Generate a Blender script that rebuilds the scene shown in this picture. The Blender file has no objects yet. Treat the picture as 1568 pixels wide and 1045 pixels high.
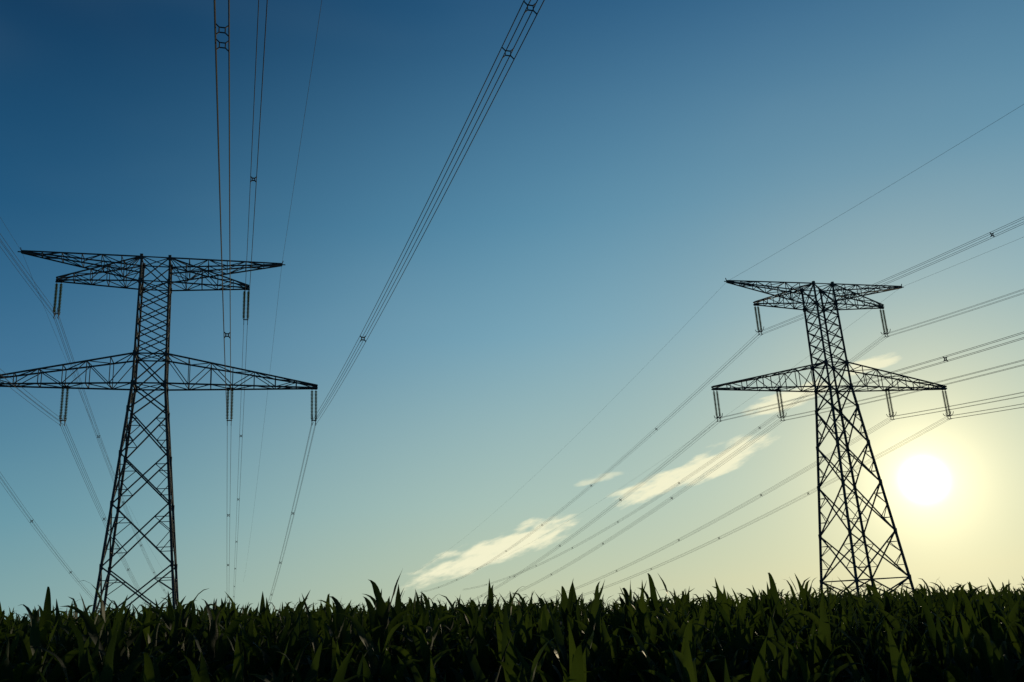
import bpy, math, random
import numpy as np
from mathutils import Vector, Matrix
random.seed(23); np.random.seed(4)
scene=bpy.context.scene
CH=2.7   # eye height above the field surface at the origin

# ---------------------------------------------------------------- camera
p=math.radians(16.0); rho=math.radians(3.5)
F=Vector((0,math.cos(p),math.sin(p))); U0=Vector((0,-math.sin(p),math.cos(p))); R0=Vector((1,0,0))
R=R0*math.cos(rho)-U0*math.sin(rho); U=R0*math.sin(rho)+U0*math.cos(rho)
cam=bpy.data.cameras.new("camera"); cam.lens=31.34; cam.sensor_width=36; cam.clip_end=30000; cam.clip_start=0.05
co=bpy.data.objects.new("camera",cam); scene.collection.objects.link(co)
M=Matrix((R,U,-F)).transposed().to_4x4(); M.translation=Vector((0,0,CH)); co.matrix_world=M
scene.camera=co
scene.view_settings.view_transform='Standard'; scene.view_settings.look='None'; scene.view_settings.exposure=0

# ---------------------------------------------------------------- node helpers
class G:
    def __init__(s,nt): s.nt=nt; s.n=nt.nodes; s.l=nt.links
    def put(s,sock,v):
        if v is None: return
        if isinstance(v,bpy.types.NodeSocket): s.l.new(v,sock)
        else: sock.default_value=v
    def m(s,op,a,b=None,c=None,clamp=False):
        n=s.n.new('ShaderNodeMath'); n.operation=op; n.use_clamp=clamp
        s.put(n.inputs[0],a); s.put(n.inputs[1],b); s.put(n.inputs[2],c); return n.outputs[0]
    def vm(s,op,a,b=None,out=0):
        n=s.n.new('ShaderNodeVectorMath'); n.operation=op
        s.put(n.inputs[0],a); s.put(n.inputs[1],b); return n.outputs[out]
    def mix(s,f,a,b,bt='MIX'):
        n=s.n.new('ShaderNodeMix'); n.data_type='RGBA'; n.blend_type=bt; n.clamp_factor=False
        s.put(n.inputs[0],f); s.put(n.inputs[6],a); s.put(n.inputs[7],b); return n.outputs[2]
    def sm(s,v,a,b,lo=0.,hi=1.):
        n=s.n.new('ShaderNodeMapRange'); n.interpolation_type='SMOOTHSTEP'
        s.put(n.inputs[0],v); s.put(n.inputs[1],a); s.put(n.inputs[2],b); n.inputs[3].default_value=lo; n.inputs[4].default_value=hi
        return n.outputs[0]
    def noise(s,vec,scale,detail=4,rough=.55,out=0):
        n=s.n.new('ShaderNodeTexNoise'); s.put(n.inputs['Vector'],vec)
        n.inputs['Scale'].default_value=scale; n.inputs['Detail'].default_value=detail; n.inputs['Roughness'].default_value=rough
        return n.outputs[out]
    def ramp(s,v,stops):
        n=s.n.new('ShaderNodeValToRGB'); s.put(n.inputs[0],v)
        el=n.color_ramp.elements
        while len(el)<len(stops): el.new(.5)
        for e,(pp,c) in zip(el,stops): e.position=pp; e.color=c
        return n.outputs[0]
def col(r,g,b): return (r,g,b,1)
def srgb(r,g,b):
    f=lambda c:(c/255/12.92) if c<=10 else ((c/255+.055)/1.055)**2.4
    return (f(r),f(g),f(b),1)

# ---------------------------------------------------------------- sun + sky
SAZ=math.radians(24.07); SEL=math.radians(5.11)
S=Vector((math.sin(SAZ)*math.cos(SEL),math.cos(SAZ)*math.cos(SEL),math.sin(SEL)))
w=bpy.data.worlds.new("World"); scene.world=w; w.use_nodes=True
try:
    w.cycles.sampling_method='MANUAL'; w.cycles.sample_map_resolution=512
except Exception as ex: print(ex)
g=G(w.node_tree); g.n.clear()
out=g.n.new('ShaderNodeOutputWorld'); bg=g.n.new('ShaderNodeBackground'); g.l.new(bg.outputs[0],out.inputs[0])
tc=g.n.new('ShaderNodeTexCoord'); D=g.vm('NORMALIZE',tc.outputs['Generated'])
sep=g.n.new('ShaderNodeSeparateXYZ'); g.l.new(D,sep.inputs[0])
zc=g.m('MAXIMUM',sep.outputs[2],0.004)
cmb=g.n.new('ShaderNodeCombineXYZ'); g.l.new(sep.outputs[0],cmb.inputs[0]); g.l.new(sep.outputs[1],cmb.inputs[1]); g.l.new(zc,cmb.inputs[2])
sky=g.n.new('ShaderNodeTexSky'); sky.sky_type='NISHITA'; sky.sun_disc=False
sky.sun_elevation=SEL; sky.sun_rotation=SAZ; sky.air_density=1.0; sky.dust_density=0.3; sky.ozone_density=3.0
g.l.new(cmb.outputs[0],sky.inputs[0])
base=g.vm('SCALE',sky.outputs[0]); base.node.inputs['Scale'].default_value=0.08
dot=g.vm('DOT_PRODUCT',D,tuple(S),out=1)
ang=g.m('ARCCOSINE',g.m('MINIMUM',dot,0.999999))
far_=g.ramp(zc,[(0.0,srgb(130,169,170)),(.1,srgb(98,150,167)),(.25,srgb(58,112,148)),(.4,srgb(32,86,124)),(.56,srgb(14,60,96)),(1,srgb(6,38,70))])
near_=g.ramp(zc,[(0.0,srgb(190,203,174)),(.1,srgb(168,195,186)),(.28,srgb(118,166,186)),(.4,srgb(88,144,173)),(.6,srgb(46,102,143)),(1,srgb(18,60,98))])
air=g.mix(g.sm(ang,.36,1.05),near_,far_)
hz=g.noise(g.vm('MULTIPLY',D,(3.,3.,9.)),1.0,2,.5)
air=g.mix(g.m('MULTIPLY',g.sm(hz,.4,.8),.035),air,col(.40,.50,.52))
acc=g.mix(.06,air,base)
nf=g.m('EXPONENT',g.m('MULTIPLY',g.m('POWER',g.m('DIVIDE',ang,.125),1.05),-1.0))
acc=g.mix(nf,acc,col(1.05,.95,.54))
def glow(width,amp,power,c):
    e=g.m('MULTIPLY',g.m('EXPONENT',g.m('MULTIPLY',g.m('POWER',g.m('DIVIDE',ang,width),power),-1.0)),amp)
    v=g.vm('SCALE',c); g.l.new(e,v.node.inputs['Scale']); return v
for wd,am,pw,c in [(0.0115,14.0,2.0,(1,.99,.93)),(0.036,.9,1.1,(1,.95,.68))]:
    acc=g.vm('ADD',acc,glow(wd,am,pw,c))
yy=g.m('MAXIMUM',sep.outputs[1],0.05)
X=g.m('DIVIDE',sep.outputs[0],yy); Z=g.m('DIVIDE',sep.outputs[2],yy)
clouds=[((-.132,.0195),(.060,.0770),.0140,1.0),((.102,.0940),(.288,.1550),.0140,1.0),((.256,.185),(.370,.213),.0095,.95),
        ((.378,.2245),(.446,.238),.0088,.9),((.060,.1155),(.114,.1245),.0048,.5)]
mask=None
for i,(a,b,hw,op) in enumerate(clouds):
    cx,cz=(a[0]+b[0])/2,(a[1]+b[1])/2; L=math.hypot(b[0]-a[0],b[1]-a[1])/2; t=math.atan2(b[1]-a[1],b[0]-a[0])
    dx=g.m('SUBTRACT',X,cx); dz=g.m('SUBTRACT',Z,cz)
    u=g.m('ADD',g.m('MULTIPLY',dx,math.cos(t)),g.m('MULTIPLY',dz,math.sin(t)))
    v=g.m('SUBTRACT',g.m('MULTIPLY',dz,math.cos(t)),g.m('MULTIPLY',dx,math.sin(t)))
    cv=g.n.new('ShaderNodeCombineXYZ'); g.l.new(g.m('MULTIPLY',u,50.),cv.inputs[0]); g.l.new(g.m('MULTIPLY',v,190.),cv.inputs[1]); cv.inputs[2].default_value=i*7.3
    n1=g.noise(cv.outputs[0],1.0,5,.62); n2=g.noise(cv.outputs[0],.45,1,.5)
    un=g.m('DIVIDE',u,L); vn=g.m('DIVIDE',g.m('ADD',v,g.m('MULTIPLY',g.m('SUBTRACT',n2,.5),hw*2.2)),hw)
    r=g.m('ADD',g.m('POWER',g.m('ABSOLUTE',un),3.0),g.m('POWER',g.m('ABSOLUTE',vn),2.0))
    r=g.m('ADD',r,g.m('MULTIPLY',g.m('SUBTRACT',n1,.5),2.0))
    mk=g.m('MULTIPLY',g.sm(r,1.3,.05),op)
    mask=mk if mask is None else g.m('MAXIMUM',mask,mk)
mask=g.m('MULTIPLY',mask,g.m('GREATER_THAN',sep.outputs[1],0.1))
final=g.mix(mask,acc,col(.90,.88,.62))
g.l.new(final,bg.inputs[0]); bg.inputs[1].default_value=1.0
sl=bpy.data.lights.new("sun",'SUN'); sl.energy=3.0; sl.angle=math.radians(.5); sl.color=(1,.84,.52)
so=bpy.data.objects.new("sun",sl); scene.collection.objects.link(so); so.rotation_euler=S.to_track_quat('Z','Y').to_euler(); so.location=(60,120,80)

# ---------------------------------------------------------------- materials
def mat(name):
    m=bpy.data.materials.new(name); m.use_nodes=True; return m,G(m.node_tree),m.node_tree.nodes['Principled BSDF']
steel,gs,b=mat("weathered_steel")
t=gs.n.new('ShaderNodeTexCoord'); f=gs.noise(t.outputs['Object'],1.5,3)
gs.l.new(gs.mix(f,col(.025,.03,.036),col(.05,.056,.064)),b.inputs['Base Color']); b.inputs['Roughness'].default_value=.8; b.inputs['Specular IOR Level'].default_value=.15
alu,ga,b=mat("aluminium_cable"); t=ga.n.new('ShaderNodeTexCoord'); f=ga.noise(t.outputs['Object'],.3,2)
ga.l.new(ga.mix(f,col(.02,.02,.022),col(.04,.04,.042)),b.inputs['Base Color']); b.inputs['Roughness'].default_value=.85; b.inputs['Specular IOR Level'].default_value=.1
glass,gg,b=mat("insulator_glass"); t=gg.n.new('ShaderNodeTexCoord'); f=gg.noise(t.outputs['Object'],3,2)
c=gg.mix(f,col(.05,.07,.05),col(.13,.15,.08)); gg.l.new(c,b.inputs['Base Color']); b.inputs['Roughness'].default_value=.25
tr=gg.n.new('ShaderNodeBsdfTranslucent'); gg.l.new(gg.mix(1.0,c,col(4.2,4.0,1.7),'MULTIPLY'),tr.inputs[0]); mx=gg.n.new('ShaderNodeMixShader'); mx.inputs[0].default_value=.55
gg.l.new(b.outputs[0],mx.inputs[1]); gg.l.new(tr.outputs[0],mx.inputs[2]); gg.l.new(mx.outputs[0],gg.n['Material Output'].inputs[0])
leaf,gl,b=mat("corn_leaf")
at=gl.n.new('ShaderNodeAttribute'); at.attribute_name='tint'
t=gl.n.new('ShaderNodeTexCoord'); f=gl.noise(t.outputs['Object'],2.0,2)
f2=gl.m('ADD',gl.m('MULTIPLY',at.outputs['Fac'],.7),gl.m('MULTIPLY',f,.3))
c=gl.mix(f2,col(.007,.016,.009),col(.022,.038,.013)); gl.l.new(c,b.inputs['Base Color']); b.inputs['Roughness'].default_value=.6
b.inputs['Specular IOR Level'].default_value=.06
tr=gl.n.new('ShaderNodeBsdfTranslucent'); gl.l.new(gl.mix(1.0,c,col(2.4,2.1,.6),'MULTIPLY'),tr.inputs[0])
mx=gl.n.new('ShaderNodeMixShader'); mx.inputs[0].default_value=.38
gl.l.new(b.outputs[0],mx.inputs[1]); gl.l.new(tr.outputs[0],mx.inputs[2]); gl.l.new(mx.outputs[0],gl.n['Material Output'].inputs[0])
soil,gq,b=mat("field_soil"); t=gq.n.new('ShaderNodeTexCoord'); f=gq.noise(t.outputs['Object'],.8,6,.7); f3=gq.noise(t.outputs['Object'],.02,3)
c=gq.mix(f,col(.03,.022,.014),col(.07,.05,.033)); gq.l.new(gq.mix(gq.sm(f3,.35,.6),c,col(.04,.065,.02)),b.inputs['Base Color']); b.inputs['Roughness'].default_value=.95
bp=gq.n.new('ShaderNodeBump'); bp.inputs['Strength'].default_value=.6; gq.l.new(f,bp.inputs['Height']); gq.l.new(bp.outputs[0],b.inputs['Normal'])

# ---------------------------------------------------------------- ground
def sstep(v,a,b):
    t=np.clip((v-a)/(b-a),0,1); return t*t*(3-2*t)
def ground_z(x,y):
    x=np.asarray(x,float); y=np.asarray(y,float)
    z=-.86-2.1+CH - 2.6*np.tanh(.037*x/2.6)
    yc=12+.5*np.clip(x,0,40)
    z=z+.82*sstep(y,1,yc)-.010*np.clip(y-yc,0,120)
    z=z-.16*np.clip(y-150,0,320)-.045*np.clip(y-470,0,1e9)
    r=np.hypot(x,y); z=z-.045*np.clip(r-500,0,1e9)*(y<470)
    z=z+1.2*np.exp(-(x*x/30+y*y/2.0))
    return z
xs=np.unique(np.concatenate([np.linspace(-60,60,81),np.sign(np.linspace(-1,1,61))*np.abs(np.linspace(-1,1,61))**2.5*6000]))
ys=np.unique(np.concatenate([np.linspace(-30,160,121),np.linspace(160,600,40),600+np.linspace(0,1,30)**2*6000,-30-np.linspace(0,1,20)**2*3000]))
XX,YY=np.meshgrid(xs,ys); ZZ=ground_z(XX,YY)
V=np.stack([XX,YY,ZZ],-1).reshape(-1,3); nx,ny=len(xs),len(ys)
i,j=np.meshgrid(np.arange(nx-1),np.arange(ny-1)); a=(j*nx+i).ravel(); Q=np.stack([a,a+1,a+1+nx,a+nx],1)
def mesh_np(name,V,Q,mt,smooth=False):
    me=bpy.data.meshes.new(name); me.vertices.add(len(V)); me.vertices.foreach_set('co',V.astype(np.float32).ravel())
    me.loops.add(Q.size); me.loops.foreach_set('vertex_index',Q.astype(np.int32).ravel())
    me.polygons.add(len(Q)); me.polygons.foreach_set('loop_start',(np.arange(len(Q))*4).astype(np.int32)); 
    me.polygons.foreach_set('loop_total',np.full(len(Q),4,np.int32))
    me.polygons.foreach_set('use_smooth',np.full(len(Q),smooth))
    me.update(calc_edges=True); me.validate(); me.materials.append(mt)
    ob=bpy.data.objects.new(name,me); scene.collection.objects.link(ob); return ob
mesh_np("ground",V,Q,soil,True)

# ---------------------------------------------------------------- corn
def leaf_geo(h,phi,L,th0,curl,W,segs,fold,twist,rip,pw):
    pos=np.array([0.,0.,h]); vs=[]; d=np.array([math.cos(phi),math.sin(phi),0]); T=np.array([-math.sin(phi),math.cos(phi),0]); up=np.array([0,0,1.])
    ph=random.random()*6
    for k in range(segs+1):
        s=k/segs; th=th0+curl*s**pw
        dirv=d*math.sin(th)+up*math.cos(th); N=-d*math.cos(th)+up*math.sin(th)
        wd=W*min(1,.6+1.5*s)*(1-s**1.9)**1.0 if s<1 else 0.001
        ps=twist*s; A=T*math.cos(ps)+N*math.sin(ps); B=-T*math.sin(ps)+N*math.cos(ps)
        e1=math.sin(s*14+ph)*rip*wd; e2=math.sin(s*13+ph+2)*rip*wd
        if fold: vs+= [pos+A*wd+B*(wd*.3+e1),pos,pos-A*wd+B*(wd*.3+e2)]
        else: vs+=[pos+A*wd,pos-A*wd]
        pos=pos+dirv*L/segs
    m=3 if fold else 2; q=[]
    for k in range(segs):
        for c_ in range(m-1):
            o=k*m+c_; q.append((o,o+1,o+1+m,o+m))
    return np.array(vs),np.array(q)
def plant(hi):
    Vs=[];Qs=[];off=0; top=1.50+random.uniform(-.1,.1); ph=random.random()*6.28
    k=5; lx,ly=random.uniform(-.07,.07),random.uniform(-.07,.07)
    st=[];
    for zz,r in ((0,.018),(1.0,.016),(top,.012)):
        for q_ in range(k): st.append((lx*zz+r*math.cos(q_*6.283/k),ly*zz+r*math.sin(q_*6.283/k),zz))
    sq=[(a*k+q_,a*k+(q_+1)%k,(a+1)*k+(q_+1)%k,(a+1)*k+q_) for a in range(2) for q_ in range(k)]
    Vs.append(np.array(st)); Qs.append(np.array(sq)); off=len(st)
    n=9 if hi else 6; h0=.6 if hi else .95
    for i_ in range(n):
        s=i_/(n-1); h=h0+(top-h0)*s
        phi=ph+i_*math.pi+random.uniform(-.4,.4)
        if s>.8:
            L=random.uniform(.45,.78); th0=random.uniform(.02,.3); pw=2.0
            curl=random.uniform(.0,.6) if random.random()<.6 else random.uniform(1.2,2.6)
            if curl>1: pw=random.uniform(3,5)
        elif s>.6: L=random.uniform(.65,.9); th0=random.uniform(.15,.45); curl=random.uniform(1.0,2.7); pw=random.uniform(2,4)
        else: L=random.uniform(.75,1.05); th0=random.uniform(.35,.8); curl=random.uniform(1.4,2.5); pw=random.uniform(1.8,3.2)
        v,q=leaf_geo(h,phi,L,th0,curl,random.uniform(.050,.078),11 if hi else 5,hi,random.uniform(-1.3,1.3),.28,pw)
        v[:,0]+=lx*h; v[:,1]+=ly*h
        Vs.append(v); Qs.append(q+off); off+=len(v)
    return np.concatenate(Vs),np.concatenate(Qs)
def corn(pts,variants):
    Vs=[];Qs=[];Ts=[];off=0
    gz=ground_z(pts[:,0],pts[:,1])
    for (x,y),z0 in zip(pts,gz):
        v,q=variants[random.randrange(len(variants))]
        a=random.random()*6.283; sx=random.uniform(.9,1.15); sz=random.gauss(.985,.075)
        sz+=.035*math.sin(x*.7+1)*math.sin(y*.5+x*.17)
        sz=min(sz,1.15)
        ca,sa=math.cos(a)*sx,math.sin(a)*sx
        o=np.empty_like(v); o[:,0]=v[:,0]*ca-v[:,1]*sa+x; o[:,1]=v[:,0]*sa+v[:,1]*ca+y; o[:,2]=v[:,2]*sz+z0
        Vs.append(o); Qs.append(q+off); off+=len(v); Ts.append(np.full(len(v),random.random(),np.float32))
    return np.concatenate(Vs),np.concatenate(Qs),np.concatenate(Ts)
hiP=[];loP=[]
rowd=.78
for r_ in np.arange(3.2,44,rowd):
    near=r_<19
    stp=.31 if near else .55
    hw=.64*r_+4.0
    n=int(2*hw/stp)
    for k in range(n):
        x=-hw+k*stp+random.uniform(-.1,.1); y=r_+random.uniform(-.12,.12)+x*.10
        if y<2.9 or random.random()<.08: continue
        (hiP if near else loP).append((x,y))
va=[plant(True) for _ in range(24)]; vb=[plant(False) for _ in range(12)]
v1,q1,t1=corn(np.array(hiP),va); v2,q2,t2=corn(np.array(loP),vb)
cf=mesh_np("corn_field",np.concatenate([v1,v2]),np.concatenate([q1,q2+len(v1)]),leaf,True)
at=cf.data.attributes.new('tint','FLOAT','POINT'); at.data.foreach_set('value',np.concatenate([t1,t2]))

# ---------------------------------------------------------------- pylons
class MB:
    def __init__(s): s.v=[]; s.f=[]
    def bar(s,a,b,r):
        a=Vector(a); b=Vector(b); d=(b-a)
        if d.length<1e-4: return
        d.normalize(); h=Vector((0,0,1)) if abs(d.z)<.9 else Vector((1,0,0))
        x=d.cross(h).normalized(); y=d.cross(x)
        o=len(s.v)
        for P in (a,b):
            for sx,sy in ((1,1),(-1,1),(-1,-1),(1,-1)): s.v.append(P+x*r*sx+y*r*sy)
        for k in range(4): s.f.append((o+k,o+(k+1)%4,o+4+(k+1)%4,o+4+k))
        s.f+=[(o+3,o+2,o+1,o),(o+4,o+5,o+6,o+7)]
    def ring(s,c,r0,r1,z0,z1,n=8):
        o=len(s.v)
        for r,z in ((r0,z0),(r1,z1)):
            for k in range(n): s.v.append(Vector((c[0]+r*math.cos(k*6.2832/n),c[1]+r*math.sin(k*6.2832/n),z)))
        for k in range(n): s.f.append((o+k,o+(k+1)%n,o+n+(k+1)%n,o+n+k))
        s.f.append(tuple(o+n+k for k in range(n))); s.f.append(tuple(o+n-1-k for k in range(n)))
    def mesh(s,name,mt):
        me=bpy.data.meshes.new(name); me.from_pydata([tuple(v) for v in s.v],[],s.f); me.update(); me.materials.append(mt); return me
ZB=-4.6
def half(z):
    if z>=29.75: return 2.0-(z-29.75)*.011
    return 2.0+(29.75-z)*(2.5/29.05)
def corner(z,i):
    h=half(z); sx,sy=((1,1),(-1,1),(-1,-1),(1,-1))[i]; return Vector((sx*h,sy*h,z))
LEG,CH1,BR,BR2=.15,.095,.065,.045
mb=MB()
for i in range(4):
    mb.bar(corner(ZB,i),corner(29.75,i),LEG); mb.bar(corner(29.75,i),corner(47.5,i),.12)
def xpanel(z0,z1,r,sub=False,horiz=True):
    for i in range(4):
        j=(i+1)%4; a,b,c,d=corner(z0,i),corner(z0,j),corner(z1,i),corner(z1,j)
        mb.bar(a,d,r); mb.bar(b,c,r)
        if horiz: mb.bar(c,d,r)
        if sub:
            w0=half(z0);w1=half(z1); tt=w0/(w0+w1); X_=a.lerp(d,tt)
            zc=X_.z
            for P,lo in ((a,i),(b,j),(c,i),(d,j)):
                mpt=P.lerp(X_,.5); e=corner(mpt.z,lo)
                mb.bar(mpt,e,BR2); mb.bar(mpt,corner(zc,lo),BR2)
lv=[ZB,-.6,6.4,14.0,20.4,26.3,29.75]
for k in range(6): xpanel(lv[k],lv[k+1],BR+.02,sub=k<5,horiz=(k in (0,5)))
xpanel(29.75,33.8,BR+.015)
zz=np.linspace(33.8,44,6)
for k in range(5): xpanel(zz[k],zz[k+1],BR,horiz=(k==4))
xpanel(44,47.5,BR)
for z in (29.75,33.8,44,47.5):
    mb.bar(corner(z,0),corner(z,2),BR2); mb.bar(corner(z,1),corner(z,3),BR2)
for z in lv[1:]+[33.8,44.0,47.5]:
    for i in range(4):
        c_=corner(z,i); mb.bar(c_-Vector((0,0,.35)),c_+Vector((0,0,.35)),.19)
def arm(sgn,t1,zt0,zt1,zb0,zb1,n,tipw,r=CH1,rb=BR2):
    def pt(k,top,side):
        s=k/n; hw=half(zb0)*(1-s)+tipw*s; t=half(zb0)+(t1-half(zb0))*s
        z=(zt0+(zt1-zt0)*s) if top else (zb0+(zb1-zb0)*s)
        return Vector((sgn*t,side*hw,z))
    for side in (-1,1):
        for top in (0,1): mb.bar(pt(0,top,side),pt(n,top,side),r)
        for k in range(n):
            if k: mb.bar(pt(k,0,side),pt(k,1,side),rb)
            if k%2: mb.bar(pt(k,0,side),pt(k+1,1,side),rb)
            else: mb.bar(pt(k,1,side),pt(k+1,0,side),rb)
    for top in (0,1):
        for k in range(n):
            if k: mb.bar(pt(k,top,-1),pt(k,top,1),rb)
            s1=1 if k%2 else -1
            mb.bar(pt(k,top,s1),pt(k+1,top,-s1),rb)
    for a_ in (0,1): mb.bar(pt(n,0,-1),pt(n,1,1),rb); mb.bar(pt(n,a_,-1),pt(n,a_,1),r)
for sg in (-1,1):
    arm(sg,21.8,33.8,30.1,29.75,29.75,7,.3,rb=.05)
    arm(sg,12.3,47.5,44.5,44.0,44.15,5,.3,r=.08)
    arm(sg,16.8,47.5,48.1,45.2,47.9,6,.15,r=.08)
    mb.bar((sg*16.8,0,47.9),(sg*17.0,0,48.6),.05); mb.bar((sg*16.4,0,48.0),(sg*17.3,0,48.0),.06)
    for t_,z_ in ((21.4,29.75),(10.2,29.75),(12.0,44.1)):
        s_=(t_-2)/(19.8 if z_<40 else 10.3); hw=2*(1-s_)+.3*s_
        mb.bar((sg*t_,-hw,z_),(sg*t_,hw,z_),.07); mb.bar((sg*(t_-.45),0,z_-.12),(sg*(t_+.45),0,z_-.12),.08)
HANG=[(21.4,29.7),(10.2,29.7),(12.0,44.05)]
IL=4.9
ins=MB(); fit=MB()
for sg in (-1,1):
    for t_,z_ in HANG:
        for o_ in (-.27,.27):
            ztop=z_-.35
            fit.bar((sg*t_+o_,0,z_),(sg*t_+o_,0,z_-IL+.35),.035)
            nd=20
            for k in range(nd):
                zz_=ztop-k*(IL-.85)/nd
                ins.ring((sg*t_+o_,0),.08,.22,zz_,zz_-.12)
        c0=(sg*t_,0,z_-IL+.35)
        fit.bar((c0[0]-.36,0,c0[2]),(c0[0]+.36,0,c0[2]),.06)
        for o_ in (-.25,.25):
            fit.bar((c0[0]+o_,0,c0[2]),(c0[0]+o_,0,c0[2]-.6),.04)
            for zq in (-.1,-.6): fit.bar((c0[0]+o_,-.35,c0[2]+zq-.02),(c0[0]+o_,.35,c0[2]+zq-.02),.04)
            for sd in (-1,1):
                fit.bar((c0[0]+o_,0,c0[2]),(c0[0]+o_,sd*.7,c0[2]+.05),.035); fit.bar((c0[0]+o_,sd*.7,c0[2]+.05),(c0[0]+o_,sd*.95,c0[2]+.5),.035)
lat=mb.mesh("lattice",steel); insm=ins.mesh("insulators",glass); fitm=fit.mesh("fittings",steel)
def pylon(x,y,yaw):
    e=bpy.data.objects.new("electricity_pylon",None); scene.collection.objects.link(e); e.location=(x,y,CH); e.rotation_euler=(0,0,yaw)
    for nm,me in (("lattice",lat),("insulators",insm),("insulator_fittings",fitm)):
        o=bpy.data.objects.new(nm,me); scene.collection.objects.link(o); o.parent=e
    return e
lines=[((-48.5,115.0),math.atan2(.305,.952),dict(fa=-.184,fb=.00024,na=-.070,nb=.00037,ea=-.139,eb=.00014,ena=-.03,enb=.0002)),
       ((52.3,144.0),math.atan2(.262,.965),dict(fa=-.172,fb=.00022,na=-.095,nb=.00040,ea=-.139,eb=.00014,ena=-.075,enb=.0002))]
for (cx,cy),yaw,q in lines:
    pylon(cx,cy,yaw)
    e=Vector((math.cos(yaw),math.sin(yaw),0)); d=Vector((-math.sin(yaw),math.cos(yaw),0)); C=Vector((cx,cy,CH))
    cu=bpy.data.curves.new("power_line",'CURVE'); cu.dimensions='3D'; cu.bevel_depth=1.0; cu.bevel_resolution=0; cu.materials.append(alu)
    sp=MB()
    def wire(o,z,a1,b1,a2,b2,r):
        taus=list(np.linspace(-250,0,51))+list(np.linspace(8,380,48))
        s=cu.splines.new('POLY'); s.points.add(len(taus)-1)
        for k,t in enumerate(taus):
            aa,bb=(a1,b1) if t>=0 else (a2,b2); P=C+e*o+d*t+Vector((0,0,z+aa*abs(t)+bb*t*t))
            s.points[k].co=(*P,1); s.points[k].radius=r
    for sg in (-1,1):
        wire(sg*16.8,48.0,q['ea'],q['eb'],q['ena'],q['enb'],.016)
        for t_,z_ in HANG:
            for ox in (-.25,.25):
                for oz in (-.1,-.6): wire(sg*t_+ox,z_-IL+.35+oz,q['fa'],q['fb'],q['na'],q['nb'],.022)
            fr=(-94,-97) if t_>20 else ((-92.2,-93.2) if t_<11 else (-86,))
            for t2 in (-50,*fr,-140,-190,45,88,134,180,228,272,320):
                aa,bb=(q['fa'],q['fb']) if t2>=0 else (q['na'],q['nb'])
                P=C+e*(sg*t_)+d*t2+Vector((0,0,z_-IL+aa*abs(t2)+bb*t2*t2))
                K=[P+e*a_+Vector((0,0,b_)) for a_,b_ in ((-.25,.25),(.25,.25),(.25,-.25),(-.25,-.25))]
                rr=.018 if -110<t2<-80 else .04
                for k in range(4): sp.bar(P+(K[k]-P)*.45,K[k],rr); sp.bar(P+(K[k]-P)*.45,P+(K[(k+1)%4]-P)*.45,rr)
    ob=bpy.data.objects.new("power_line",cu); scene.collection.objects.link(ob)
    so_=bpy.data.objects.new("wire_spacers",sp.mesh("wire_spacers",steel)); scene.collection.objects.link(so_); so_.parent=ob
